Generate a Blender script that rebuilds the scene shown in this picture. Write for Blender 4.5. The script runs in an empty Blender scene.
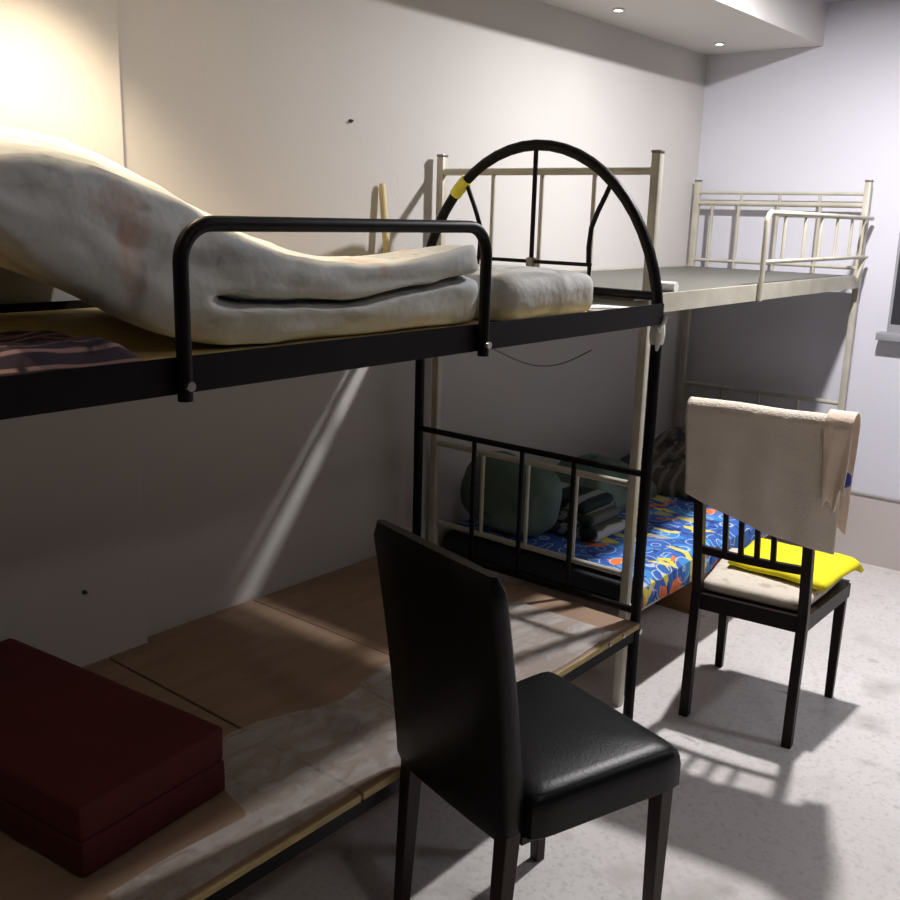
import bpy, bmesh, math, random
from mathutils import Vector, Matrix, noise
random.seed(4)
S = bpy.context.scene
COL = S.collection
PI = math.pi

# ------------------------------------------------------------------ camera
F_PX, YAW, PITCH, ROLL = 978.19, -0.6799, 0.2369, 0.0278
CAM = Vector((2.2166, 0.0, 1.6751))
fw = Vector((math.sin(YAW)*math.cos(PITCH), math.cos(YAW)*math.cos(PITCH), -math.sin(PITCH)))
rt = Vector((math.cos(YAW), -math.sin(YAW), 0.0))
up = rt.cross(fw)
rt2 = rt*math.cos(ROLL) + up*math.sin(ROLL)
up2 = up*math.cos(ROLL) - rt*math.sin(ROLL)
cd = bpy.data.cameras.new('camera')
cd.sensor_fit = 'HORIZONTAL'; cd.sensor_width = 36.0; cd.lens = F_PX/900*36
cd.clip_start = 0.05
cam = bpy.data.objects.new('camera', cd); COL.objects.link(cam)
M = Matrix((rt2, up2, -fw)).transposed().to_4x4(); M.translation = CAM
cam.matrix_world = M
S.camera = cam

# ------------------------------------------------------------------ world, exposure
w = bpy.data.worlds.new('world'); S.world = w; w.use_nodes = True
w.node_tree.nodes['Background'].inputs[0].default_value = (0.75, 0.8, 0.9, 1)
w.node_tree.nodes['Background'].inputs[1].default_value = 0.02
S.view_settings.view_transform = 'Standard'
S.view_settings.look = 'None'
S.view_settings.gamma = 1
S.view_settings.use_curve_mapping = False
S.view_settings.exposure = 0.2

# ------------------------------------------------------------------ lights (values used by the lamps below)
MAIN_POS = (1.10, 3.50, 2.635); MAIN_W = 54; MAIN_COL = (1.0, 0.975, 0.985)
ROOM_POS = (3.1, 3.4, 2.635); ROOM_W = 8; ROOM_COL = (0.90, 0.93, 1.0)
WARM_POS = (0.30, 1.18, 2.455); WARM_W = 85; WARM_COL = (1.0, 0.80, 0.55)
FILL_POS = (2.9, 0.9, 2.635); FILL_W = 3.5; FILL_COL = (1.0, 0.88, 0.76)
SPOT_W = 0.8; SPOT_COL = (1.0, 0.95, 0.88)

# ------------------------------------------------------------------ materials
def lin(r, g, b):
    f = lambda c: (c/255/12.92) if c/255 <= 0.04045 else ((c/255+0.055)/1.055)**2.4
    return (f(r), f(g), f(b), 1)

def mat(name, col, rough=0.6, metal=0.0, vary=0.06, scale=8.0, bump=0.0, bscale=60.0, coat=0.0, spec=0.5, col2=None, stretch=(1,1,1)):
    m = bpy.data.materials.new(name); m.use_nodes = True
    nt = m.node_tree; b = nt.nodes['Principled BSDF']
    b.inputs['Roughness'].default_value = rough
    b.inputs['Metallic'].default_value = metal
    b.inputs['Specular IOR Level'].default_value = spec
    b.inputs['Coat Weight'].default_value = coat
    tc = nt.nodes.new('ShaderNodeTexCoord')
    mp = nt.nodes.new('ShaderNodeMapping'); mp.inputs['Scale'].default_value = stretch
    nt.links.new(tc.outputs['Object'], mp.inputs['Vector'])
    n = nt.nodes.new('ShaderNodeTexNoise'); n.inputs['Scale'].default_value = scale; n.inputs['Detail'].default_value = 5
    nt.links.new(mp.outputs[0], n.inputs['Vector'])
    r = nt.nodes.new('ShaderNodeValToRGB')
    r.color_ramp.elements[0].position = 0.3; r.color_ramp.elements[1].position = 0.72
    c2 = col2 if col2 else tuple(min(1, c*(1+vary)) for c in col[:3])+(1,)
    r.color_ramp.elements[0].color = col if col2 else tuple(c*(1-vary) for c in col[:3])+(1,)
    r.color_ramp.elements[1].color = c2
    nt.links.new(n.outputs['Fac'], r.inputs[0]); nt.links.new(r.outputs[0], b.inputs['Base Color'])
    if bump:
        n2 = nt.nodes.new('ShaderNodeTexNoise'); n2.inputs['Scale'].default_value = bscale; n2.inputs['Detail'].default_value = 3
        nt.links.new(mp.outputs[0], n2.inputs['Vector'])
        bp = nt.nodes.new('ShaderNodeBump'); bp.inputs['Strength'].default_value = bump; bp.inputs['Distance'].default_value = 0.01
        nt.links.new(n2.outputs['Fac'], bp.inputs['Height']); nt.links.new(bp.outputs[0], b.inputs['Normal'])
    return m

def layered(name, base, layers, rough=0.8, bump=0.0, bscale=40, spec=0.3):
    """layers: (kind, scale, lo, hi, colour, (sx,sy,sz)) drawn one over the other"""
    m = bpy.data.materials.new(name); m.use_nodes = True
    nt = m.node_tree; b = nt.nodes['Principled BSDF']
    b.inputs['Roughness'].default_value = rough; b.inputs['Specular IOR Level'].default_value = spec
    tc = nt.nodes.new('ShaderNodeTexCoord')
    prev = nt.nodes.new('ShaderNodeRGB'); prev.outputs[0].default_value = base
    out = prev.outputs[0]
    for i, (kind, sc, lo, hi, colr, st) in enumerate(layers):
        mp = nt.nodes.new('ShaderNodeMapping'); mp.inputs['Scale'].default_value = st
        mp.inputs['Location'].default_value = (i*3.7, i*1.3, i*2.1)
        nt.links.new(tc.outputs['Object'], mp.inputs['Vector'])
        if kind == 'noise':
            t = nt.nodes.new('ShaderNodeTexNoise'); t.inputs['Scale'].default_value = sc; t.inputs['Detail'].default_value = 4; src = t.outputs['Fac']
        elif kind == 'cell':
            t = nt.nodes.new('ShaderNodeTexVoronoi'); t.inputs['Scale'].default_value = sc
            sp = nt.nodes.new('ShaderNodeSeparateColor'); nt.links.new(t.outputs['Color'], sp.inputs[0]); src = sp.outputs[i % 3]
        elif kind == 'ring':
            t = nt.nodes.new('ShaderNodeTexVoronoi'); t.inputs['Scale'].default_value = sc
            mm = nt.nodes.new('ShaderNodeMath'); mm.operation = 'PINGPONG'; mm.inputs[1].default_value = 0.16
            nt.links.new(t.outputs['Distance'], mm.inputs[0]); 
            m3 = nt.nodes.new('ShaderNodeMath'); m3.operation = 'MULTIPLY'; m3.inputs[1].default_value = 6.0
            nt.links.new(mm.outputs[0], m3.inputs[0]); src = m3.outputs[0]
        else:
            t = nt.nodes.new('ShaderNodeTexWave'); t.inputs['Scale'].default_value = sc; t.inputs['Distortion'].default_value = 3; src = t.outputs['Fac']
        nt.links.new(mp.outputs[0], t.inputs['Vector'])
        mr = nt.nodes.new('ShaderNodeMapRange'); mr.inputs[1].default_value = lo; mr.inputs[2].default_value = hi
        nt.links.new(src, mr.inputs[0])
        mx = nt.nodes.new('ShaderNodeMix'); mx.data_type = 'RGBA'
        nt.links.new(mr.outputs[0], mx.inputs['Factor']); nt.links.new(out, mx.inputs['A']); mx.inputs['B'].default_value = colr
        out = mx.outputs['Result']
    nt.links.new(out, b.inputs['Base Color'])
    if bump:
        n2 = nt.nodes.new('ShaderNodeTexNoise'); n2.inputs['Scale'].default_value = bscale
        nt.links.new(tc.outputs['Object'], n2.inputs['Vector'])
        bp = nt.nodes.new('ShaderNodeBump'); bp.inputs['Strength'].default_value = bump; bp.inputs['Distance'].default_value = 0.01
        nt.links.new(n2.outputs['Fac'], bp.inputs['Height']); nt.links.new(bp.outputs[0], b.inputs['Normal'])
    return m

def emit(name, col, strength):
    m = bpy.data.materials.new(name); m.use_nodes = True
    nt = m.node_tree; b = nt.nodes['Principled BSDF']
    b.inputs['Base Color'].default_value = (0.9, 0.9, 0.9, 1)
    b.inputs['Emission Color'].default_value = col
    b.inputs['Emission Strength'].default_value = strength
    return m

U = (1, 1, 1)
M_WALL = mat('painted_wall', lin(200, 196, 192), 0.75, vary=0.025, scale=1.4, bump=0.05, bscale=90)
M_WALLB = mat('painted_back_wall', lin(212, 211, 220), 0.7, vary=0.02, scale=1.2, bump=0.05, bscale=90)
M_FAR = mat('grey_room_paint', lin(92, 90, 92), 0.8, vary=0.03, scale=1.5)
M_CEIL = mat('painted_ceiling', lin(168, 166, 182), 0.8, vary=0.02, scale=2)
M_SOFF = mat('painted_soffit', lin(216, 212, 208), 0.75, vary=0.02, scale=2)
M_DADO = mat('grey_dado_paint', lin(196, 186, 183), 0.6, vary=0.03, scale=3)
M_CAP = mat('grey_dado_cap', lin(150, 144, 142), 0.5)
M_FLOOR = layered('worn_concrete', lin(216, 211, 208), [
    ('noise', 1.6, 0.42, 0.75, lin(230, 226, 224), U),
    ('noise', 3.2, 0.58, 0.80, lin(172, 165, 157), (1, 1, 1)),
    ('noise', 11, 0.62, 0.84, lin(168, 160, 152), U),
    ('noise', 4.2, 0.68, 0.78, lin(128, 121, 114), (1.0, 2.6, 1)),
    ('noise', 70, 0.5, 0.8, lin(192, 187, 182), U)], rough=0.42, bump=0.06, bscale=25, spec=0.45)
M_BLACK = mat('black_enamel', lin(17, 13, 13), 0.45, 0.0, spec=0.16, vary=0.25, scale=14)
M_CREAM = mat('cream_enamel', lin(198, 194, 180), 0.42, 0.1, vary=0.10, scale=10, col2=lin(178, 172, 154))
M_GREYM = mat('grey_metal', lin(130, 128, 124), 0.4, 0.6)
M_CHROME = mat('bright_bolt', lin(190, 188, 182), 0.25, 0.9)
M_PLYY = mat('yellow_plywood', lin(214, 190, 128), 0.6, scale=5, vary=0.14, stretch=(7, 1, 7), bump=0.04)
M_PLYB = mat('brown_plywood', lin(150, 124, 102), 0.55, scale=4, vary=0.16, stretch=(6, 1, 6), bump=0.05)
M_PLYE = mat('plywood_edge', lin(186, 164, 110), 0.6, scale=5, vary=0.25, stretch=(1, 4, 14))
M_PLYG = mat('grey_green_board', lin(88, 87, 80), 0.5, scale=5, vary=0.1, stretch=(4, 1, 4))
M_MATT = layered('faded_floral_ticking', lin(184, 188, 188), [
    ('noise', 3.0, 0.45, 0.7, lin(196, 197, 191), U),
    ('noise', 7.5, 0.57, 0.68, lin(188, 162, 150), U),
    ('noise', 9.0, 0.58, 0.72, lin(158, 164, 158), (1, 0.8, 2.0)),
    ('noise', 16, 0.62, 0.76, lin(128, 132, 126), (1.2, 0.7, 0.7))], rough=0.85, bump=0.25, bscale=26)
M_PILL = layered('grey_pillow_cover', lin(196, 196, 192), [
    ('wave', 9, 0.6, 1.0, lin(160, 160, 156), (0.3, 1, 0.4)),
    ('noise', 9, 0.55, 0.7, lin(176, 176, 172), U)], rough=0.85, bump=0.5, bscale=22)
M_PURPLE = layered('dark_purple_print', lin(54, 40, 50), [
    ('wave', 6, 0.78, 0.95, lin(150, 118, 112), (1.6, 0.5, 1)),
    ('noise', 12, 0.56, 0.64, lin(28, 20, 28), U)], rough=0.9)
M_RED = mat('red_foam_cover', lin(86, 22, 24), 0.8, scale=6, vary=0.12, bump=0.12, bscale=30)
M_LEATH = mat('black_leatherette', lin(15, 15, 17), 0.36, vary=0.12, scale=9, bump=0.05, bscale=120, spec=0.22)
M_DWOOD = mat('dark_stained_wood', lin(52, 36, 33), 0.42, spec=0.25, vary=0.2, scale=7, stretch=(6, 6, 1))
M_WENGE = mat('black_brown_wood', lin(32, 22, 22), 0.42, spec=0.2, vary=0.2, scale=8, stretch=(6, 6, 1))
M_SEATC = layered('cream_seat_cover', lin(208, 198, 182), [('noise', 14, 0.55, 0.7, lin(178, 166, 148), U)], rough=0.85, bump=0.2)
M_YELL = mat('bright_yellow_cloth', lin(238, 222, 10), 0.8, scale=10, vary=0.06, bump=0.2, bscale=30)
M_TOWEL = mat('cream_towel', lin(226, 214, 198), 0.95, scale=12, vary=0.05, bump=0.5, bscale=160, spec=0.1)
M_PEACH = mat('peach_cloth', lin(238, 218, 198), 0.9, scale=9, vary=0.08, bump=0.3, bscale=60, spec=0.1)
M_BLUEB = mat('blue_hem', lin(58, 62, 150), 0.8)
M_SHEET = layered('blue_yellow_print', lin(58, 100, 176), [
    ('cell', 10, 0.70, 0.72, lin(70, 140, 206), (1, 1.5, 1)),
    ('cell', 13, 0.86, 0.88, lin(224, 206, 84), (0.8, 1.7, 1)),
    ('cell', 15, 0.92, 0.94, lin(228, 120, 60), (1, 1, 1)),
    ('ring', 9, 0.80, 0.94, lin(186, 206, 224), U),
    ('noise', 13, 0.60, 0.64, lin(40, 60, 132), (1, 2, 1))], rough=0.85, bump=0.15)
M_MBASE = mat('dark_mattress_side', lin(32, 32, 38), 0.85)
M_DUVET = layered('grey_patterned_quilt', lin(92, 88, 80), [
    ('wave', 5, 0.6, 0.8, lin(134, 128, 116), (1, 1.4, 2)),
    ('noise', 9, 0.55, 0.63, lin(56, 56, 54), U),
    ('noise', 15, 0.62, 0.68, lin(150, 144, 130), U)], rough=0.9, bump=0.2)
M_GREEN = layered('grey_green_blanket', lin(92, 112, 102), [
    ('noise', 6, 0.5, 0.7, lin(124, 142, 132), U), ('noise', 14, 0.62, 0.7, lin(60, 76, 70), U)], rough=0.9, bump=0.2)
M_DKGR = layered('dark_green_stripe', lin(28, 44, 38), [('wave', 10, 0.75, 0.85, lin(150, 160, 152), (0.2, 0.3, 3))], rough=0.9)
M_STR = layered('grey_white_stripe', lin(96, 98, 92), [('wave', 14, 0.6, 0.75, lin(190, 192, 186), (0.3, 0.4, 3)), ('noise', 10, 0.55, 0.62, lin(40, 46, 44), U)], rough=0.9)
M_CARD = mat('brown_cardboard', lin(150, 112, 80), 0.8, scale=5, vary=0.08)
M_STICK = mat('pale_wood_stick', lin(214, 200, 150), 0.6, scale=6, vary=0.08)
M_WHITE = mat('white_plastic', lin(232, 230, 226), 0.4, vary=0.02)
M_TAPEY = mat('yellow_tape', lin(224, 216, 70), 0.5)
M_PAPER = mat('white_paper', lin(228, 226, 216), 0.7, vary=0.03)
M_FRAME = mat('grey_window_frame', lin(150, 150, 154), 0.5)
M_SCREEN = mat('dark_window_glass', lin(58, 58, 62), 0.12, vary=0.05)
M_NAIL = mat('dark_nail', lin(70, 66, 62), 0.5, 0.5)
M_CABLE = mat('grey_cable', lin(140, 132, 124), 0.6)
M_BULB = emit('lit_lamp', (1.0, 0.97, 0.93, 1), 12.0)
M_BULBW = emit('lit_warm_lamp', (1.0, 0.85, 0.62, 1), 12.0)
M_PANEL = emit('lit_panel', (1.0, 0.97, 0.96, 1), 8.0)

def plastic():
    m = bpy.data.materials.new('clear_plastic_film'); m.use_nodes = True
    nt = m.node_tree; nt.nodes.clear()
    o = nt.nodes.new('ShaderNodeOutputMaterial'); mx = nt.nodes.new('ShaderNodeMixShader')
    t = nt.nodes.new('ShaderNodeBsdfTransparent'); p = nt.nodes.new('ShaderNodeBsdfPrincipled')
    p.inputs['Base Color'].default_value = (0.72, 0.70, 0.68, 1); p.inputs['Roughness'].default_value = 0.22
    n = nt.nodes.new('ShaderNodeTexNoise'); n.inputs['Scale'].default_value = 7; n.inputs['Detail'].default_value = 5
    r = nt.nodes.new('ShaderNodeMapRange'); r.inputs[1].default_value = 0.35; r.inputs[2].default_value = 0.75; r.inputs[3].default_value = 0.28; r.inputs[4].default_value = 0.68
    bp = nt.nodes.new('ShaderNodeBump'); bp.inputs['Strength'].default_value = 0.5; bp.inputs['Distance'].default_value = 0.02
    nt.links.new(n.outputs[0], bp.inputs['Height']); nt.links.new(bp.outputs[0], p.inputs['Normal'])
    nt.links.new(n.outputs[0], r.inputs[0]); nt.links.new(r.outputs[0], mx.inputs[0])
    nt.links.new(t.outputs[0], mx.inputs[1]); nt.links.new(p.outputs[0], mx.inputs[2]); nt.links.new(mx.outputs[0], o.inputs[0])
    return m
M_FILM = plastic()

# ------------------------------------------------------------------ mesh helpers
class MB:
    def __init__(s): s.bm = bmesh.new()
    def box(s, x0, x1, y0, y1, z0, z1, bev=0.0, seg=2, mtx=None):
        g = bmesh.ops.create_cube(s.bm, size=1.0)
        vs = g['verts']
        bmesh.ops.scale(s.bm, vec=(abs(x1-x0), abs(y1-y0), abs(z1-z0)), verts=vs)
        bmesh.ops.translate(s.bm, vec=((x0+x1)/2, (y0+y1)/2, (z0+z1)/2), verts=vs)
        if bev:
            es = list({e for v in vs for e in v.link_edges})
            r = bmesh.ops.bevel(s.bm, geom=es, offset=bev, segments=seg, affect='EDGES', profile=0.5)
            vs = r['verts']
        if mtx: bmesh.ops.transform(s.bm, matrix=mtx, verts=list({v for v in vs}))
        return s
    def tube(s, pts, r, seg=12, closed=False, rr=None):
        pts = [Vector(p) for p in pts]; n = len(pts)
        rings = []; prev = None
        for i, p in enumerate(pts):
            if closed: t = (pts[(i+1) % n]-pts[i-1]).normalized()
            elif i == 0: t = (pts[1]-p).normalized()
            elif i == n-1: t = (p-pts[i-1]).normalized()
            else: t = ((pts[i+1]-p).normalized()+(p-pts[i-1]).normalized()).normalized()
            if prev is None:
                a = Vector((0, 0, 1)) if abs(t.z) < 0.9 else Vector((1, 0, 0))
                u = t.cross(a).normalized()
            else:
                u = (prev - t*prev.dot(t)).normalized()
            v = t.cross(u); prev = u
            R = rr[i] if rr else r
            rings.append([s.bm.verts.new(p+(u*math.cos(2*PI*k/seg)+v*math.sin(2*PI*k/seg))*R) for k in range(seg)])
        m = n if closed else n-1
        for i in range(m):
            A, B = rings[i], rings[(i+1) % n]
            for k in range(seg):
                s.bm.faces.new((A[k], A[(k+1) % seg], B[(k+1) % seg], B[k]))
        if not closed:
            s.bm.faces.new(list(reversed(rings[0]))); s.bm.faces.new(rings[-1])
        return s
    def loft(s, rings, cap=True):
        R = [[s.bm.verts.new(p) for p in r] for r in rings]
        for A, B in zip(R, R[1:]):
            k = len(A)
            for i in range(k): s.bm.faces.new((A[i], A[(i+1) % k], B[(i+1) % k], B[i]))
        if cap:
            s.bm.faces.new(list(reversed(R[0]))); s.bm.faces.new(R[-1])
        return s
    def grid(s, fn, nu, nv):
        V = [[s.bm.verts.new(fn(i/nu, j/nv)) for j in range(nv+1)] for i in range(nu+1)]
        for i in range(nu):
            for j in range(nv): s.bm.faces.new((V[i][j], V[i+1][j], V[i+1][j+1], V[i][j+1]))
        return s
    def disc(s, c, r, axis='z', h=0.01, seg=24):
        c = Vector(c); d = {'x': Vector((1, 0, 0)), 'y': Vector((0, 1, 0)), 'z': Vector((0, 0, 1))}[axis]
        return s.tube([c-d*h/2, c+d*h/2], r, seg)
    def build(s, name, m, parent=None, smooth=True, mods=(), origin=None):
        bmesh.ops.recalc_face_normals(s.bm, faces=s.bm.faces)
        me = bpy.data.meshes.new(name)
        if parent is None and origin is None:
            bb = [v.co for v in s.bm.verts]
            origin = Vector(((min(v.x for v in bb)+max(v.x for v in bb))/2, (min(v.y for v in bb)+max(v.y for v in bb))/2, min(v.z for v in bb)))
        if origin is not None:
            bmesh.ops.translate(s.bm, vec=-Vector(origin), verts=s.bm.verts)
        s.bm.to_mesh(me); s.bm.free()
        me.materials.append(m)
        o = bpy.data.objects.new(name, me); COL.objects.link(o)
        if origin is not None: o.location = origin
        if parent: o.parent = parent
        if smooth:
            for p in me.polygons: p.use_smooth = True
            try: me.set_sharp_from_angle(angle=math.radians(38))
            except Exception: pass
        for kind, kw in mods:
            md = o.modifiers.new(kind, kind)
            for k, v in kw.items(): setattr(md, k, v)
        return o

def tag(o, label, cat, group=None, kind=None):
    if label: o['label'] = label
    if cat: o['category'] = cat
    if group: o['group'] = group
    if kind: o['kind'] = kind
    return o
def thing(name, label, cat, loc=(0, 0, 0), rz=0.0, group=None):
    o = bpy.data.objects.new(name, None); COL.objects.link(o); o.empty_display_size = 0.1
    o.location = loc; o.rotation_euler = (0, 0, rz)
    return tag(o, label, cat, group)
def struct(mb, name, m, smooth=False):
    o = mb.build(name, m, smooth=smooth, origin=(0, 0, 0)); o['kind'] = 'structure'; return o
def nz(x, y, z, s=1.0): return noise.noise(Vector((x*s, y*s, z*s)))
def padded(mb, x0, x1, y0, y1, z0, z1, r=0.03, amp=0.004, ns=9, cuts=4, crown=0.0, seed=0):
    """soft padded block with rounded edges, a crowned top and small lumps"""
    cx, cy, cz = (x0+x1)/2, (y0+y1)/2, (z0+z1)/2
    hx, hy, hz = (x1-x0)/2, (y1-y0)/2, (z1-z0)/2
    b = bmesh.new(); bmesh.ops.create_cube(b, size=2.0)
    bmesh.ops.subdivide_edges(b, edges=b.edges[:], cuts=max(cuts, 6), use_grid_fill=True)
    for v in b.verts:
        def w(t, h):        # gather vertices towards the edge so that the rounding has points
            a = abs(t); k = 1-(1-a)**1.6
            return math.copysign(k, t)*h
        p = Vector((w(v.co.x, hx), w(v.co.y, hy), w(v.co.z, hz)))
        q = Vector((max(-hx+r, min(hx-r, p.x)), max(-hy+r, min(hy-r, p.y)), max(-hz+min(r, hz*.98), min(hz-min(r, hz*.98), p.z))))
        d = p-q
        if d.length > 1e-6: p = q+d.normalized()*min(r, d.length) if d.length > r else p
        if p.z > 0: p.z += crown*(1-(p.x/hx)**2)*(1-(p.y/hy)**2)
        n = nz(p.x+cx+seed, p.y+cy, p.z+cz, ns)*amp
        if p.z < -hz*0.9: n = 0
        p = p + (p.normalized()*n)
        v.co = p + Vector((cx, cy, cz))
    me = bpy.data.meshes.new('tmp'); b.to_mesh(me); b.free()
    mb.bm.from_mesh(me); bpy.data.meshes.remove(me)
    return mb

# ------------------------------------------------------------------ room shell
XW, YW, ZC, ZS, XS = -0.085, 4.784, 2.65, 2.47, 0.483
XR, YN = 6.4, -3.6
FZ = 0.08          # floor level
struct(MB().box(XW-0.1, XR+0.1, YN-0.1, YW+0.1, FZ-0.1, FZ), 'floor', M_FLOOR)
struct(MB().box(XW-0.1, XR+0.1, YN-0.1, YW+0.1, ZC, ZC+0.1), 'ceiling', M_CEIL)
struct(MB().box(XW-0.1, XW, YN-0.1, YW+0.1, FZ, ZC), 'wall_left', M_WALL)
struct(MB().box(XW, XR, YW, YW+0.1, FZ, ZC), 'wall_back', M_WALLB)
struct(MB().box(XR, XR+0.1, YN-0.1, YW+0.1, FZ, ZC), 'wall_right', M_FAR)
struct(MB().box(XW, XR, YN-0.1, YN, FZ, ZC), 'wall_front', M_FAR)
struct(MB().box(XW, XW+0.045, YN, 1.46, FZ, ZS, bev=0.004), 'wall_pillar', M_WALL)
struct(MB().box(XW, XS, YN, YW, ZS, ZC), 'ceiling_soffit', M_SOFF)
struct(MB().box(0.80, XR, YW-0.008, YW, FZ, 0.412), 'trim_1', M_DADO)
struct(MB().box(0.80, XR, YW-0.014, YW, 0.412, 0.424, bev=0.003), 'trim_2', M_CAP)
# window at the right of the back wall
win = MB()
win.box(0.925, 1.92, YW-0.012, YW, 1.20, 1.236); win.box(0.925, 1.92, YW-0.012, YW, 2.06, 2.10)
win.box(0.925, 0.937, YW-0.012, YW, 1.236, 2.06); win.box(1.88, 1.92, YW-0.012, YW, 1.236, 2.06); win.box(1.40, 1.43, YW-0.012, YW, 1.236, 2.06)
wf = struct(win, 'window_1', M_FRAME)
pane = MB().box(0.937, 1.88, YW-0.006, YW-0.001, 1.236, 2.06).build('window_pane', M_SCREEN, wf, smooth=False)
sill = MB().box(0.895, 1.95, YW-0.07, YW, 1.165, 1.20, bev=0.004).build('window_sill', M_FRAME, wf)

# ------------------------------------------------------------------ lamps
def downlight(x, y, label, m, watt, colr, spot=1.9, group='recessed soffit downlights'):
    t = thing('downlight', label, 'light', (x, y, ZS), group=group)
    r = MB(); r.tube([(0.020*math.cos(a*PI/12), 0.020*math.sin(a*PI/12), -0.003) for a in range(24)], 0.005, 8, closed=True)
    r.build('trim_ring', M_WHITE, t)
    MB().disc((0, 0, -0.004), 0.013, 'z', 0.006).build('lamp', m, t)
    l = bpy.data.lights.new('downlight_beam', 'SPOT'); l.energy = watt; l.color = colr; l.spot_size = spot; l.spot_blend = 0.7; l.shadow_soft_size = 0.03
    o = bpy.data.objects.new('downlight_beam', l); COL.objects.link(o); o.location = (0, 0, -0.014); o.parent = t
    return t
downlight(0.114, 4.486, 'small round lit downlight in the soffit nearest the back corner', M_BULB, SPOT_W, SPOT_COL)
downlight(0.100, 3.588, 'small round lit downlight at the top edge of the photo, second from the back corner', M_BULB, SPOT_W, SPOT_COL)
downlight(WARM_POS[0], WARM_POS[1], 'warm lit downlight in the soffit above the folded mattress', M_BULBW, WARM_W, WARM_COL, 1.75)

downlight(0.43, 0.30, 'added warm fill lamp, unseen, in the soffit over the far left end of the black bunk', M_BULBW, 38, (1.0, 0.84, 0.62), 1.75)  # added lamp out of view, brightens the boards under the propped mattress

def panel(pos, watt, colr, size, label, spread=PI):
    t = thing('ceiling_light', label, 'light', (pos[0], pos[1], ZC))
    MB().disc((0, 0, -0.006), size/2+0.015, 'z', 0.012, 32).build('rim', M_WHITE, t)
    MB().disc((0, 0, -0.014), size/2, 'z', 0.004, 32).build('diffuser', M_PANEL, t)
    l = bpy.data.lights.new('panel_light', 'AREA'); l.shape = 'DISK'; l.size = size; l.energy = watt; l.color = colr; l.spread = spread
    o = bpy.data.objects.new('panel_light', l); COL.objects.link(o); o.location = (0, 0, -0.02); o.parent = t
panel(MAIN_POS, MAIN_W, MAIN_COL, 0.10, 'round white ceiling light beyond the soffit above the wooden chair')
panel(ROOM_POS, ROOM_W, ROOM_COL, 0.30, 'round white ceiling light towards the right side of the room', 2.0)

panel(FILL_POS, FILL_W, FILL_COL, 0.30, 'added dim fill lamp, unseen, above the middle of the floor')  # added fill lamp for the black bunk; warm tint stands in for bounce

# ------------------------------------------------------------------ black bunk bed
YA = 2.5625; A0 = 0.45
bed = thing('bunk_bed', 'black metal bunk bed with an arched end, beside the black leather chair', 'bed', (0.45, 1.5625, FZ))
OFF = Vector((0.45, 1.5625, FZ))
def bpart(mb, name, m, parent=None, **k):
    o = mb.build(name, m, parent or bed, **k)
    if parent is None or parent == bed: o.location = -OFF
    return o
def arch_end(y):
    z0, bz = 1.355, 0.53
    pts = [(0, y, FZ), (0, y, 0.6), (0, y, 1.2)]
    pts += [(0.45-0.45*math.cos(a*PI/28), y, z0+bz*math.sin(a*PI/28)) for a in range(0, 29)]
    pts += [(0.9, y, 1.2), (0.9, y, 0.6), (0.9, y, FZ)]
    fr = bpart(MB().tube(pts, 0.0165, 14), 'arched_end_frame', M_BLACK)
    for x in (0, 0.9): MB().disc((x, y, FZ+0.012), 0.021, 'z', 0.024, 16).build('foot_cap', M_BLACK, fr)
    bpart(MB().tube([(0, y, 0.935), (0.9, y, 0.935)], 0.0105), 'end_rail', M_BLACK)
    bpart(MB().tube([(0, y, 0.50), (0.9, y, 0.50)], 0.0115), 'end_rail', M_BLACK)
    bpart(MB().tube([(0, y, 1.462), (0.9, y, 1.462)], 0.013), 'end_rail', M_BLACK)
    for x in (0.251, 0.449, 0.648):
        bpart(MB().tube([(x, y, 0.50), (x, y, 0.935)], 0.0085, 10), 'baluster', M_BLACK)
    bpart(MB().tube([(0.235, y, 1.538), (0.665, y, 1.538)], 0.006, 10), 'spoke_base_bar', M_BLACK)
    for x in (0.24, 0.66): bpart(MB().tube([(x, y, 1.462), (x, y, 1.538)], 0.006, 10), 'spoke_base_bar', M_BLACK)
    bpart(MB().tube([(0.449, y, 1.462), (0.449, y, 1.876)], 0.0075, 10), 'spoke', M_BLACK)
    def cur(sx):
        p = [(0.207, 1.538), (0.204, 1.59), (0.209, 1.645), (0.229, 1.695), (0.252, 1.740), (0.268, 1.776)]
        return [(0.45+sx*a, y, b) for a, b in p]
    for sx in (-1, 1): bpart(MB().tube(cur(sx), 0.0075, 10), 'spoke', M_BLACK)
arch_end(YA); arch_end(A0)
# side rails: an L-shaped angle, upper and lower, room side and wall side
def angle_rail(xo, sgn, z0, z1):
    m = MB(); m.box(xo-0.002, xo+0.002, A0+0.01, YA-0.01, z0, z1); m.box(xo, xo-sgn*0.03, A0+0.01, YA-0.01, z0, z0+0.004)
    return m
bpart(angle_rail(0.918, 1, 1.385, 1.444), 'upper_side_rail', M_BLACK, smooth=False)
bpart(angle_rail(-0.02, -1, 1.385, 1.444), 'upper_side_rail', M_BLACK, smooth=False)
bpart(angle_rail(0.905, 1, 0.405, 0.452), 'lower_side_rail', M_BLACK, smooth=False)
bpart(angle_rail(-0.02, -1, 0.405, 0.452), 'lower_side_rail', M_BLACK, smooth=False)
for z in (1.395, 0.415):
    for y in (1.06, 1.56, 2.06): bpart(MB().tube([(-0.018, y, z+0.005), (0.905, y, z+0.005)], 0.009, 8), 'deck_crossbar', M_BLACK)
bpart(MB().box(-0.05, 0.914, A0+0.02, YA-0.065, 1.409, 1.424, bev=0.002), 'upper_deck_board', M_PLYY, smooth=False)
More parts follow.
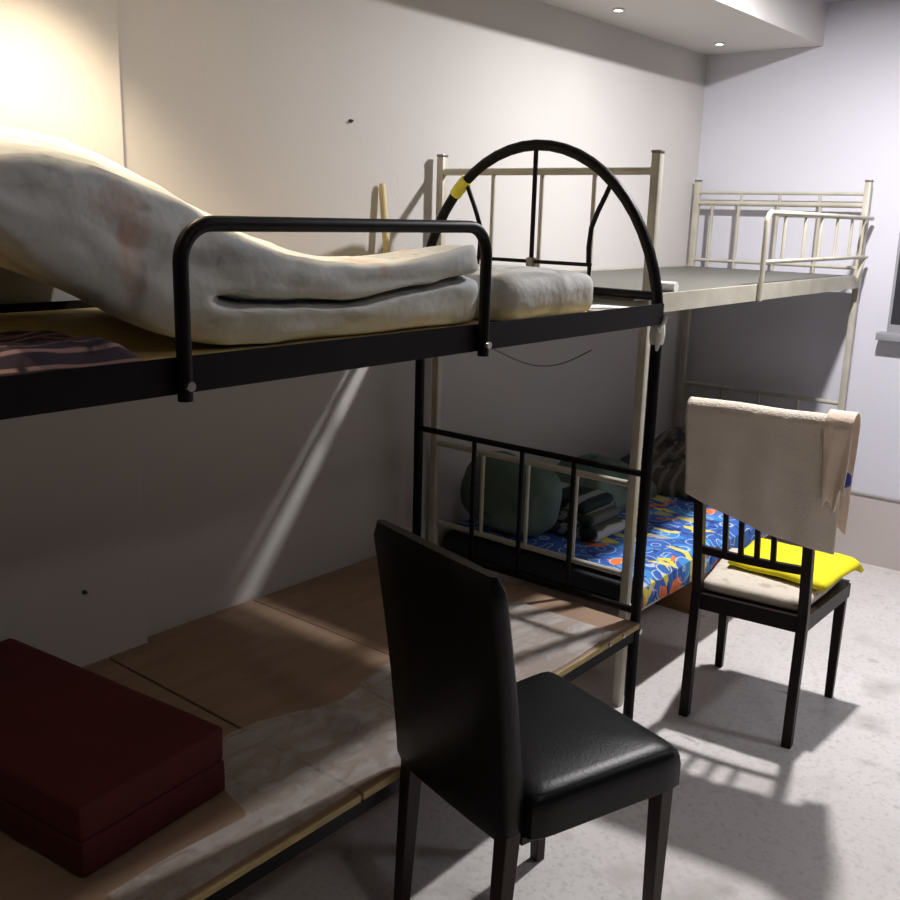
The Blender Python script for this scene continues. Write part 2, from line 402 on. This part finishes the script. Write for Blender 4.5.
# lower deck: three plywood sheets with their seams across the bed
for i, (y0, y1, dz) in enumerate(((A0+0.02, 1.33, 0.0), (1.335, 1.86, 0.002), (1.865, YA-0.018, 0.0))):
    b_ = bpart(MB().box(-0.075, 0.922, y0, y1, 0.4545, 0.473+dz, bev=0.002), 'lower_deck_board', M_PLYB, smooth=False)
    MB().box(0.922, 0.926, y0+0.002, y1-0.002, 0.4555, 0.472+dz).build('board_edge', M_PLYE, b_, smooth=False)
for y in (2.36, 2.44):
    bpart(MB().disc((0.9285, y, 0.465), 0.006, 'x', 0.006, 10), 'screw', M_CHROME)
bpart(MB().disc((0.9165, YA, 0.437), 0.009, 'x', 0.012, 12), 'bolt', M_CHROME)
# guard rail on the room side
gx = 0.931
g = [(gx, 0.920, 1.375), (gx, 0.920, 1.50), (gx, 0.920, 1.585)]
g += [(gx, 0.920+0.06*(1-math.cos(a*PI/16)), 1.59+0.06*math.sin(a*PI/16)) for a in range(0, 9)]
g += [(gx, 1.2, 1.65), (gx, 1.45, 1.65)]
g += [(gx, 1.635+0.06*math.sin(a*PI/16), 1.59+0.06*math.cos(a*PI/16)) for a in range(0, 9)]
g += [(gx, 1.695, 1.50), (gx, 1.695, 1.375)]
guard = bpart(MB().tube(g, 0.0125, 14), 'guard_rail', M_BLACK)
for y in (0.920, 1.695): MB().disc((gx+0.013, y, 1.40), 0.008, 'x', 0.010, 12).build('bolt', M_CHROME, guard)
# tape and clip
bpart(MB().box(0.437, 0.463, YA-0.014, YA+0.014, 1.515, 1.550, bev=0.004), 'clip', M_GREYM)
def arch_pt(a): return Vector((0.45-0.45*math.cos(a), YA, 1.355+0.53*math.sin(a)))
tp = bpart(MB().tube([arch_pt(a) for a in (0.80, 0.85, 0.90, 0.94)], 0.0205, 14), 'tape_wrap', M_TAPEY); tp['label'] = 'yellow tape wrapped round the arch'
kn = MB().tube([(0.9, YA, 1.325), (0.9, YA, 1.35), (0.9, YA, 1.372), (0.9, YA, 1.388)], 0.02, 14, rr=[0.019, 0.023, 0.022, 0.019])
kn.tube([(0.915, YA-0.018, 1.36), (0.918, YA-0.026, 1.335), (0.914, YA-0.024, 1.31)], 0.008, 8, rr=[0.012, 0.010, 0.004])
kn.tube([(0.915, YA-0.016, 1.375), (0.926, YA-0.012, 1.395), (0.928, YA-0.008, 1.41)], 0.006, 8)
kn = bpart(kn, 'tape_wrap', M_PAPER); kn['label'] = 'white cloth strip knotted round the post'

# ------------------------------------------------------------------ cream bunk bed
YB0, YB1, BL, BR = 2.7125, 4.7216, -0.046, 0.781
bedb = thing('bunk_bed', 'cream metal bunk bed standing in the corner behind the arched black bed', 'bed', (0.37, 3.717, FZ))
OFB = Vector((0.37, 3.717, FZ))
def cpart(mb, name, m=None, **k):
    o = mb.build(name, m or M_CREAM, bedb, **k); o.location = -OFB; return o
for y in (YB0, YB1):
    for x in (BL, BR):
        p_ = cpart(MB().box(x-0.0145, x+0.0145, y-0.0145, y+0.0145, FZ, 1.865, bev=0.004), 'post')
        MB().box(x-0.0155, x+0.0155, y-0.0155, y+0.0155, 1.865, 1.874, bev=0.003).build('post_cap', M_GREYM, p_)
def bar(y, z, r=0.010, name='end_rail'): return cpart(MB().tube([(BL, y, z), (BR, y, z)], r, 10), name)
# near end: one bar over three long uprights
bar(YB0, 1.815, 0.012); bar(YB0, 1.425, 0.012)
for x in (0.178, 0.374, 0.570): cpart(MB().tube([(x, YB0, 1.425), (x, YB0, 1.815)], 0.0075, 10), 'spindle')
# far end: two bars with short studs between and uprights below
bar(YB1, 1.812, 0.008); bar(YB1, 1.762, 0.013); bar(YB1, 1.483, 0.009)
for x in (0.188, 0.378, 0.569): cpart(MB().tube([(x, YB1, 1.762), (x, YB1, 1.812)], 0.007, 10), 'stud')
for x in (0.04, 0.178, 0.374, 0.574): cpart(MB().tube([(x, YB1, 1.40), (x, YB1, 1.762)], 0.0085, 10), 'spindle')
# lower ends
for y in (YB0, YB1):
    bar(y, 0.85, 0.011); bar(y, 0.545, 0.010)
    for x in (0.178, 0.374, 0.570): cpart(MB().tube([(x, y, 0.545), (x, y, 0.85)], 0.0075, 10), 'spindle')
for x in (BL, BR):
    s_ = 1 if x > 0.3 else -1
    cpart(MB().box(x+s_*0.017-0.003*s_, x+s_*0.017+0.003*s_, YB0, YB1, 1.395, 1.455, bev=0.001).box(x-s_*0.012, x+s_*0.017, YB0+0.02, YB1-0.02, 1.395, 1.401), 'upper_side_rail', smooth=False)
    cpart(MB().box(x+s_*0.017-0.003*s_, x+s_*0.017+0.003*s_, YB0, YB1, 0.40, 0.445, bev=0.001).box(x-s_*0.012, x+s_*0.017, YB0+0.02, YB1-0.02, 0.40, 0.406), 'lower_side_rail', smooth=False)
cpart(MB().box(BL+0.0, BR+0.012, YB0-0.105, YB1-0.022, 1.4372, 1.449, bev=0.002), 'upper_deck_board', M_PLYG, smooth=False)
cpart(MB().box(BL+0.0, BR+0.012, YB0+0.022, YB1-0.022, 0.408, 0.424, bev=0.002), 'lower_deck_board', M_PLYB, smooth=False)
# guard rail with uprights at the far half of the upper bunk
gx2 = BR+0.030
pts = [(gx2, 3.515, 1.395), (gx2, 3.515, 1.60), (gx2, 3.515, 1.675)]
pts += [(gx2, 3.515+0.035*(1-math.cos(a*PI/12)), 1.675+0.035*math.sin(a*PI/12)) for a in range(1, 7)]
pts += [(gx2, 4.0, 1.709), (gx2, YB1+0.01, 1.706)]
cg = cpart(MB().tube(pts, 0.010, 12), 'guard_rail')
MB().tube([(gx2, 3.515, 1.535), (gx2, YB1, 1.535)], 0.008, 10).build('guard_lower_bar', M_CREAM, cg)
for y in (3.69, 3.90, 4.08, 4.27, 4.46, 4.62):
    MB().tube([(gx2, y, 1.535), (gx2, y, 1.707)], 0.0065, 8).build('guard_upright', M_CREAM, cg)
MB().tube([(gx2, YB1-0.02, 1.535), (gx2, YB1-0.11, 1.445), (gx2, YB1-0.10, 1.43)], 0.008, 8).build('guard_brace', M_CREAM, cg)

# ------------------------------------------------------------------ folded mattress on the black bunk
def folded_mattress():
    prof = [(0.60, 1.745, 1.715), (0.61, 1.757, 1.700), (0.64, 1.770, 1.675), (0.70, 1.780, 1.630), (0.76, 1.786, 1.580), (0.82, 1.785, 1.538),
            (0.88, 1.777, 1.500), (0.95, 1.758, 1.468), (1.02, 1.730, 1.446), (1.08, 1.700, 1.4335), (1.15, 1.667, 1.427), (1.25, 1.632, 1.4245),
            (1.35, 1.610, 1.4245), (1.45, 1.595, 1.4245), (1.58, 1.588, 1.4245), (1.70, 1.596, 1.4245), (1.78, 1.608, 1.4245), (1.83, 1.612, 1.4245), (1.845, 1.606, 1.430)]
    D = []
    for a, b in zip(prof, prof[1:]):
        for k in range(4):
            y, zt, zb = (a[i]+(b[i]-a[i])*k/4 for i in range(3))
            D.append((y, (zt+zb)/2, zt-zb))
    D.append((prof[-1][0], (prof[-1][1]+prof[-1][2])/2, prof[-1][1]-prof[-1][2]))
    for _ in range(2):
        D = [D[0]]+[tuple((D[i-1][k]+2*D[i][k]+D[i+1][k])/4 for k in range(3)) for i in range(1, len(D)-1)]+[D[-1]]
    rings = []; NV = 34; n = len(D)
    for i, (y, z, H) in enumerate(D):
        a = D[max(0, i-2)]; b = D[min(n-1, i+2)]
        t = Vector((0, b[0]-a[0], b[1]-a[1])).normalized()
        nn = Vector((0, 0, 1))
        s = min(1, max(0, (y-1.075)/0.03))
        end = max(0, (y-1.80)/0.045)
        inset = 0.02*end*end + 0.03*max(0, (0.64-y)/0.04)
        ring = []
        zn = 1.503+0.012*((y-1.4)/0.3)**2 if y < 1.4 else 1.503+0.034*((y-1.4)/0.45)**1.5
        v0 = min(0.72, max(0.15, (zn-(z-H/2))/H))
        def side(v, sgn):
            v1 = 2*v-1
            one = 1-math.sqrt(max(0, 1-abs(v1)**4))
            fv = v/v0 if v <= v0 else (v-v0)/(1-v0)
            w1 = 2*fv-1
            two = 1-math.sqrt(max(0, 1-abs(w1)**5))
            notch = 0.05*math.exp(-((v-v0)/0.035)**2)
            e = (1-s)*one*0.05 + s*(two*0.022+one*0.02+notch)
            return e
        vs = [0.5-0.5*math.cos(PI*k/(NV-1)) if False else k/(NV-1) for k in range(NV)]
        q1 = min(1, max(0, (y-0.95)/0.40)); q1 = q1*q1*(3-2*q1)
        x0, x1 = -0.01+0.27*q1+inset, 0.815-inset
        wob = lambda x, v: 0.007*nz(x*7, y*7, v*3)+0.004*nz(x*16, y*16, v*6+3)
        for v in vs: ring.append((x1-side(v, 1)+0.006*nz(1.3, y*11, v*5)*(1), v))
        for k in range(1, 9): ring.append((x1-side(1, 1)+(x0-x1+2*side(1, 1))*k/9, 1.0))
        for v in reversed(vs): ring.append((x0+side(v, -1), v))
        for k in range(1, 9): ring.append((x0+side(0, 1)+(x1-x0-2*side(0, 1))*k/9, 0.0))
        pts = []
        for x, v in ring:
            p = Vector((x, y, z))+nn*((v-0.5)*H)
            if v > 0.03 : p += nn*wob(x, v)
            if v > 0.99: p += nn*(-0.012*((x-0.46)/0.36)**2)
            lf = min(1, max(0, (1.70-y)/0.5))
            p.z -= 0.13*(x-0.50)*max(0, (v-0.25)/0.75)*lf
            p.z -= 0.16*max(0, 0.72-x)*max(0, (v-0.4)/0.6)*(1-lf)
            sh = min(1, max(0, (1.72-y)/0.45))
            q_ = min(1, max(0, (y-0.60)/0.32)); sh *= q_*q_*(3-2*q_)
            p.y += 0.42*sh*(0.80-x)
            p.z = max(p.z, 1.4245)
            pts.append(p)
        rings.append(pts)
    return MB().loft(rings)
mt = folded_mattress().build('folded_mattress', M_MATT)
tag(mt, 'grey floral mattress folded double on the upper black bunk, its left end propped up', 'mattress')
# grey pillow beyond it
pl = padded(MB(), 0.46, 0.865, 1.868, 2.29, 1.4245, 1.535, r=0.045, amp=0.008, ns=14, cuts=14, crown=0.012)
tag(pl.build('pillow', M_PILL), 'grey quilted pillow lying on the upper black bunk near its arched end', 'pillow')
# white sheet of paper on the deck, dark printed cloth at the other end
def paper(u, v):
    return Vector((0.50+0.38*u, 2.32+0.19*v+0.02*u, 1.4255+0.003*(1+nz(u*3, v*3, 1))))
tag(MB().grid(paper, 14, 8).build('paper_sheet', M_PAPER, mods=(('SOLIDIFY', dict(thickness=0.0012)),)), 'white sheet of paper lying flat on the bunk boards under the arch', 'paper')
def pcl(u, v):
    x = 0.58+0.31*u; y = 0.60+0.30*v*(0.75+0.25*math.sin(u*2.2))
    e = min(u, 1-u, v, 1-v); h = 0.036*min(1, e*6)
    return Vector((x, y, 1.426+h+0.007*nz(x*18, y*18, 0)*min(1, e*8)+0.002))
pc = MB().grid(pcl, 26, 22)
tag(pc.build('folded_cloth', M_PURPLE, mods=(('SOLIDIFY', dict(thickness=0.004, offset=1)),)), 'dark purple printed cloth crumpled on the upper bunk below the propped mattress', 'cloth')
# stick between the mattress and the wall
st = MB().tube([(-0.030, 2.436, 1.4245), (-0.052, 2.435, 1.60), (-0.068, 2.433, 1.755), (-0.069, 2.433, 1.765)], 0.012, 10, rr=[0.012, 0.012, 0.012, 0.008])
tag(st.build('wooden_stick', M_STICK), 'short pale wooden stick leaning on the wall behind the folded mattress', 'stick')

# ------------------------------------------------------------------ lower black bunk: red cushion, plastic film
red = thing('folded_cushion', 'dark red foam cushion folded in two on the lower black bunk', 'cushion', (0.40, 0.95, 0.4752), math.radians(6))
padded(MB(), -0.42, 0.325, -0.19, 0.165, 0.0, 0.075, r=0.009, amp=0.003, ns=8, cuts=14).build('cushion_layer', M_RED, red)
padded(MB(), -0.42, 0.325, -0.19, 0.165, 0.0748, 0.15, r=0.009, amp=0.003, ns=8, cuts=14, crown=0.004, seed=4).build('cushion_layer', M_RED, red)
def film(u, v):
    y = 0.80+1.62*v; x = 0.915-(0.36+0.03*math.sin(v*9.0)+0.02*math.sin(v*23))*u*min(1, 0.28+max(0, (y-1.12)/0.08))
    h = 0.0015+0.006*max(0, nz(x*6, y*6, 2))+0.016*math.exp(-((y-1.62-0.06*u)/0.012)**2)*(0.4+0.6*u)+0.004*abs(nz(x*20, y*12, 5))
    return Vector((x, y, 0.4758+h))
tag(MB().grid(film, 30, 110).build('plastic_film', M_FILM), 'crinkled clear plastic film spread along the front of the lower black bunk', 'plastic sheet')

# ------------------------------------------------------------------ bedding on the lower cream bunk
lm = thing('mattress', 'thin mattress in a blue and yellow printed sheet on the lower cream bunk', 'mattress', (0.37, 3.70, 0.4245))
o = padded(MB(), -0.40, 0.42, -0.955, 0.95, 0.0, 0.075, r=0.02, amp=0.002, cuts=12).build('mattress_core', M_MBASE, lm)
def sheet(u, v):
    x = -0.402+0.845*u; y = -0.93+1.86*v
    z = 0.0785+0.006*nz(x*5, y*5, 0)+0.003*nz(x*13, y*13, 4)
    if u > 0.9:
        t = (u-0.9)/0.1
        if t < 0.4: a = t/0.4*PI/2; x = 0.400+0.036*math.sin(a); z -= 0.030*(1-math.cos(a))
        else: x = 0.436+0.004*nz(y*9, 1, 0); z -= 0.030+(t-0.4)/0.6*(0.070+0.015*nz(0, y*4, 2))
    else: x = -0.402+0.802*u/0.9
    return Vector((x, y, z+0.003))
MB().grid(sheet, 44, 60).build('printed_sheet', M_SHEET, lm, mods=(('SOLIDIFY', dict(thickness=0.004, offset=1)),))
ZM = 0.5085
# grey-green pillow standing at the near end
gp = MB()
def blob(u, v):
    a = 2*PI*u; b = PI*(v-0.5); sg = lambda t, e: math.copysign(abs(t)**e, t)
    p = Vector((0.205*sg(math.cos(a), 0.8)*sg(math.cos(b), 0.75), 0.095*sg(math.sin(a), 0.9)*sg(math.cos(b), 0.75), 0.143+0.143*sg(math.sin(b), 0.75)))
    n = nz(p.x, p.y, p.z, 8)*0.014+nz(p.x, p.y, p.z, 20)*0.006
    return p*(1+n*4) if p.z > 0.03 else p
gp.grid(blob, 40, 26); bmesh.ops.remove_doubles(gp.bm, verts=gp.bm.verts, dist=1e-4)
gp = gp.build('pillow', M_GREEN, origin=(0, 0, 0)); gp.location = (0.17, 2.865, ZM+0.012); gp.rotation_euler = (math.radians(-6), math.radians(6), math.radians(6))
tag(gp, 'grey-green pillow propped up at the near end of the lower cream bunk', 'pillow')
# folded clothes in a stack
zz = ZM+0.0045
for i, (m, h, lab) in enumerate(((M_STR, 0.045, 'grey and white folded garment, lowest of the stack beside the green pillow'),
                                 (M_STR, 0.04, 'striped light folded garment in the middle of the stack beside the green pillow'),
                                 (M_DKGR, 0.045, 'dark green folded garment, topmost of the stack beside the green pillow'))):
    c = padded(MB(), 0.13+0.01*i, 0.50-0.03*i, 2.985+0.006*i, 3.235-0.01*i, zz, zz+h, r=0.02, amp=0.006, ns=16, cuts=12, seed=i*5)
    tag(c.build('folded_garment', m), lab, 'clothing', 'folded clothes on the lower cream bunk'); zz += h+0.0045
def heap(x0, x1, y0, y1, hh, seed, edge=4.0):
    def fn(u, v):
        x = x0+(x1-x0)*u; y = y0+(y1-y0)*v
        e = max(0, min(u, 1-u, v, 1-v)); k = math.sqrt(min(1, e*edge))
        h = hh*k*(0.85+0.35*nz(x*4+seed, y*4, 0))+0.018*k*nz(x*11+seed, y*11, 3)
        return Vector((x+0.02*nz(0, y*6, seed), y, ZM+0.006+max(0, h)))
    return MB().grid(fn, 40, 46)
tag(heap(-0.01, 0.36, 3.26, 3.74, 0.16, 1.0).build('blanket', M_GREEN, mods=(('SOLIDIFY', dict(thickness=0.006, offset=1)),)), 'grey-green blanket heaped along the wall behind the folded clothes', 'blanket')
tag(heap(0.04, 0.72, 3.77, 4.66, 0.20, 7.0).build('quilt', M_DUVET, mods=(('SOLIDIFY', dict(thickness=0.006, offset=1)),)), 'grey patterned quilt heaped at the far end of the lower cream bunk', 'quilt')
# white tube on the upper cream bunk, cardboard box below, cable on the wall
tb = MB().tube([(0.665, 2.915, 1.4662), (0.775, 2.912, 1.4662)], 0.0165, 16)
tag(tb.build('plastic_tube', M_WHITE), 'short white tube lying on the boards of the upper cream bunk', 'tube')
bx = thing('cardboard_box', 'brown cardboard box on the floor under the lower cream bunk', 'box', (0.38, 3.80, FZ))
MB().box(-0.25, 0.25, -0.2, 0.2, 0, 0.33, bev=0.004).build('box_body', M_CARD, bx)
MB().box(-0.252, 0.252, -0.202, -0.001, 0.3305, 0.335, bev=0.001).build('box_flap', M_CARD, bx, smooth=False)
MB().box(-0.252, 0.252, 0.001, 0.202, 0.3305, 0.335, bev=0.001).build('box_flap', M_CARD, bx, smooth=False)
cb = MB().tube([(XW+0.004, 3.107+0.74*t/16, 1.156-0.066*t/16-0.07*math.sin(PI*t/16)) for t in range(17)], 0.0022, 8)
tag(cb.build('wall_cable', M_CABLE), 'thin grey cable sagging along the wall between the two cream bunks', 'cable')
def nail(x, y, z, lab):
    m = MB().tube([(x, y, z), (x+0.004, y, z), (x+0.012, y, z+0.001), (x+0.014, y, z+0.001)], 0.006, 10, rr=[0.006, 0.006, 0.004, 0.003])
    tag(m.build('wall_nail', M_NAIL), lab, 'nail')
nail(XW, 2.300, 1.950, 'small dark nail head high on the wall above the guard rail')
nail(XW+0.045, 1.275, 0.681, 'small dark nail head low on the wall above the red cushion')

# ------------------------------------------------------------------ black leather chair
lc = thing('dining_chair', 'black leather high-back chair with dark wooden legs, nearest the camera', 'chair', (1.173, 1.614, FZ), math.radians(-14.5))
lc.scale = (0.90, 0.90, 0.90)
LIFT = 0.0972
def taper_leg(x, y, z1, w0, w1, dx=0, dy=0, zb=0.0):
    return MB().loft([[(x+dx+sx*w0/2, y+dy+sy*w0/2, zb) for sx, sy in ((-1, -1), (1, -1), (1, 1), (-1, 1))],
                      [(x+sx*w1/2, y+sy*w1/2, z1) for sx, sy in ((-1, -1), (1, -1), (1, 1), (-1, 1))]])
for x, y, dy in ((-0.215, 0.226, 0.0), (0.214, 0.214, 0.0), (-0.198, -0.222, -0.03), (0.168, -0.222, -0.03)):
    taper_leg(x, y, 0.39, 0.030, 0.042, 0, dy, -LIFT).build('leg', M_DWOOD, lc, smooth=False, mods=(('BEVEL', dict(width=0.003, segments=2)),))
def lseat():
    rings = []
    def prof(z, off, cr=0.0):
        r = []
        c = [(-0.218, -0.20), (0.218, -0.20), (0.252, 0.25), (-0.252, 0.268)]
        N = 14
        for k in range(4):
            a, b = c[k], c[(k+1) % 4]
            for j in range(N):
                t = j/N; x = a[0]+(b[0]-a[0])*t; y = a[1]+(b[1]-a[1])*t
                s = 1-off/0.24
                # rounded corners
                q = min(t, 1-t)*2; rr = 0.012*(1-min(1, q*4))**2
                d = Vector((x, y)).normalized()
                r.append((x*s-d.x*rr, y*s-d.y*rr, z))
        return r
    for z, off in ((0.372, 0.004), (0.376, 0.0), (0.43, 0.0), (0.452, 0.003), (0.466, 0.008), (0.4745, 0.020), (0.480, 0.05), (0.484, 0.12), (0.486, 0.19), (0.486, 0.23)):
        rings.append(prof(z, off))
    return MB().loft(rings)
lseat().build('seat', M_LEATH, lc)
def lback():
    rings = []
    N = 18
    for i in range(N+1):
        t = i/N; z = 0.355+t*0.635
        y0 = -0.248-0.075*max(0, (z-0.40))/0.6*(0.6+0.4*t)
        hw = 0.214+0.012*t
        th = 0.066-0.022*t
        cr = 0.0
        e = max(0, (t-0.93)/0.07); e0 = max(0, (0.03-t)/0.03)
        ins = 0.010*(e*e+e0*e0)
        r = []
        for x, yy in ((-1, 0), (-0.985, -0.006), (-0.95, -0.010), (-0.5, -0.013), (0, -0.014), (0.5, -0.013), (0.95, -0.010), (0.985, -0.006), (1, 0)):
            r.append((x*(hw-ins)-0.026, y0+yy+ins+0.012, z))
        for x, yy in ((1, 0), (0.985, 0.006), (0.95, 0.010), (0.5, 0.012), (0, 0.012), (-0.5, 0.012), (-0.95, 0.010), (-0.985, 0.006), (-1, 0)):
            r.append((x*(hw-ins)-0.026, y0+th-0.012+yy-ins, z))
        rings.append(r)
    return MB().loft(rings)
lback().build('backrest', M_LEATH, lc)
MB().box(-0.19, 0.19, -0.20, 0.20, 0.352, 0.374, bev=0.003).build('seat_frame', M_DWOOD, lc, smooth=False)
MB().disc((0.150, -0.10, 0.346), 0.010, 'z', 0.013, 12).build('bolt', M_GREYM, lc)

for c_ in lc.children: c_.location.z += LIFT

# ------------------------------------------------------------------ wooden chair with towel
CH = Vector((1.127, 3.034, FZ)); CSC = (0.952, 0.952, 0.952); CRZ = math.radians(5.5)
wc = thing('dining_chair', 'dark wooden slat-back chair draped with a cream towel beside the cream bunk', 'chair', CH, CRZ)
wc.scale = CSC
def sweep(sec, pts):
    rings = []
    for (x, y, z, wx, wy) in pts:
        rings.append([(x+a*wx/2, y+b*wy/2, z) for a, b in ((-1, -1), (1, -1), (1, 1), (-1, 1))])
    return MB().loft(rings)
def backy(z): return -0.205-0.02*max(0, (0.43-z)/0.43) - 0.115*max(0, (z-0.46)/0.60)**1.15
for sx in (-1, 1):
    zs = (0, 0.2, 0.40, 0.46, 0.55, 0.65, 0.75, 0.85, 0.95, 1.093, 1.10)
    sweep(None, [(sx*0.176, backy(z), z, 0.032 if z < 1.095 else 0.026, 0.036 if z < 1.095 else 0.03) for z in zs]).build('back_post', M_WENGE, wc, smooth=False, mods=(('BEVEL', dict(width=0.003, segments=2)),))
    taper_leg(sx*0.205, 0.222, 0.402, 0.027, 0.036).build('front_leg', M_WENGE, wc, smooth=False, mods=(('BEVEL', dict(width=0.003, segments=2)),))
fr = MB()
fr.box(-0.165, 0.165, -0.215, -0.193, 0.395, 0.450)
fr.box(-0.222, 0.222, 0.205, 0.239, 0.4, 0.450)
for sx in (-1, 1):
    r = [(sx*0.176, -0.20), (sx*0.222, 0.21)]
    fr.loft([[(r[0][0]-0.011, r[0][1], 0.395), (r[0][0]+0.011, r[0][1], 0.395), (r[0][0]+0.011, r[0][1], 0.45), (r[0][0]-0.011, r[0][1], 0.45)],
             [(r[1][0]-0.011, r[1][1], 0.400), (r[1][0]+0.011, r[1][1], 0.400), (r[1][0]+0.011, r[1][1], 0.45), (r[1][0]-0.011, r[1][1], 0.45)]])
fr.build('seat_frame', M_WENGE, wc, smooth=False)
MB().loft([[(-0.172, -0.20, z), (0.172, -0.20, z), (0.218, 0.215, z), (-0.218, 0.215, z)] for z in (0.425, 0.4492)]).build('seat_board', M_WENGE, wc, smooth=False)
sc = padded(MB(), -0.17, 0.17, -0.19, 0.225, 0.4495, 0.492, r=0.02, amp=0.003, ns=14, cuts=12, crown=0.008)
for v in sc.bm.verts: v.co.x *= 1.0+0.22*(v.co.y+0.19)/0.41
sc.build('seat_pad', M_SEATC, wc)
def arcbar(z, h, d, bow=0.012):
    rings = []
    for k in range(13):
        t = k/12; x = -0.166+0.332*t; y = backy(z)-bow*math.sin(PI*t)
        rings.append([(x, y-d/2, z-h/2), (x, y+d/2, z-h/2), (x, y+d/2, z+h/2), (x, y-d/2, z+h/2)])
    return MB().loft(rings)
arcbar(0.612, 0.026, 0.018).build('lower_back_rail', M_WENGE, wc, smooth=False)
arcbar(1.045, 0.10, 0.018).build('top_back_rail', M_WENGE, wc, smooth=False)
for k in range(4):
    x = -0.084+0.052*k
    sweep(None, [(x, backy(z)-0.011, z, 0.017, 0.012) for z in (0.612, 0.75, 0.9, 1.02)]).build('back_slat', M_WENGE, wc, smooth=False)

# cloths on it, built in the chair's own frame and then placed
def on_chair(mb, name, m, **k):
    o = mb.build(name, m, origin=(0, 0, 0), **k); o.location = CH; o.rotation_euler = (0, 0, CRZ); o.scale = CSC; return o
def drape(x0, x1, zf, zb, thick, ztop=1.103, ripple=0.006, seed=0.0, freq=38):
    """cloth over the top of the back: zf(u) is the hem on the camera's side, zb(u) behind"""
    R = 0.030+thick
    def fn(u, v):
        x = x0+(x1-x0)*u
        f = zf(u); b = zb(u)
        lf = ztop-f; lb = ztop-b; arc = PI*R; L = lf+arc+lb
        s = v*L
        if s < lf:
            z = f+s; y = backy(z)-R-0.004
            d = lf-s
            y -= ripple*math.sin(x*freq+seed+nz(x*5, z*3, seed)*3)*min(1, d*5)+0.006*nz(x*6, z*6, seed)
        elif s < lf+arc:
            a = (s-lf)/R; z = ztop+R*math.sin(a)*(0.95); y = backy(ztop)-R*math.cos(a)-0.004*math.cos(a)
        else:
            z = ztop-(s-lf-arc); y = backy(z)+R+0.004
            d = s-lf-arc
            y += ripple*math.sin(x*34+seed)*min(1, d*5)
        if freq > 50: x -= 0.22*(u-0.2)*max(0, ztop-z)*(0.25)
        x += 0.006*nz(z*5, u*4, seed+2)
        z += 0.006*nz(x*5, seed, 1)
        return Vector((x, y, z))
    return MB().grid(fn, 44, 70)
tw = drape(-0.214, 0.258, lambda u: 0.815-0.115*u-0.02*math.sin(u*PI), lambda u: 0.88, 0.0, ripple=0.005)
tag(on_chair(tw, 'towel', M_TOWEL, mods=(('SOLIDIFY', dict(thickness=0.010, offset=0)),)), 'large cream towel hanging over the back of the wooden chair', 'towel')
pt = drape(0.212, 0.286, lambda u: 0.84+0.06*u+0.03*math.sin(u*9), lambda u: 0.80-0.05*u, 0.018, ripple=0.012, seed=2.0, freq=110)
po = on_chair(pt, 'cloth', M_PEACH, mods=(('SOLIDIFY', dict(thickness=0.006, offset=0)),))
tag(po, 'peach cloth bunched over the right end of the wooden chair back', 'cloth')
hm = MB()
padded(hm, 0.258, 0.286, -0.345, -0.312, 0.925, 0.968, r=0.015, amp=0.006, ns=30, cuts=8)
hb = hm.build('hem', M_BLUEB, po); hb['label'] = 'dark blue corner of the peach cloth'
def ycl(u, v):
    x = -0.135+0.345*u+0.05*v*u; y = -0.085+0.355*v+0.05*(1-u)*(1-v)
    z = 0.522+0.010*nz(x*9, y*9, 0)
    e = min(u, 1-u, v, 1-v); z += 0.022*math.sqrt(min(1, max(0, e)*12))
    dz = max(0, (v-0.90))/0.10
    z -= dz*0.03*u
    return Vector((x, y, z-0.006))
yc = MB().grid(ycl, 34, 34)
tag(on_chair(yc, 'folded_cloth', M_YELL, mods=(('SOLIDIFY', dict(thickness=0.014, offset=-1)),)), 'bright yellow folded cloth on the seat of the wooden chair', 'cloth')
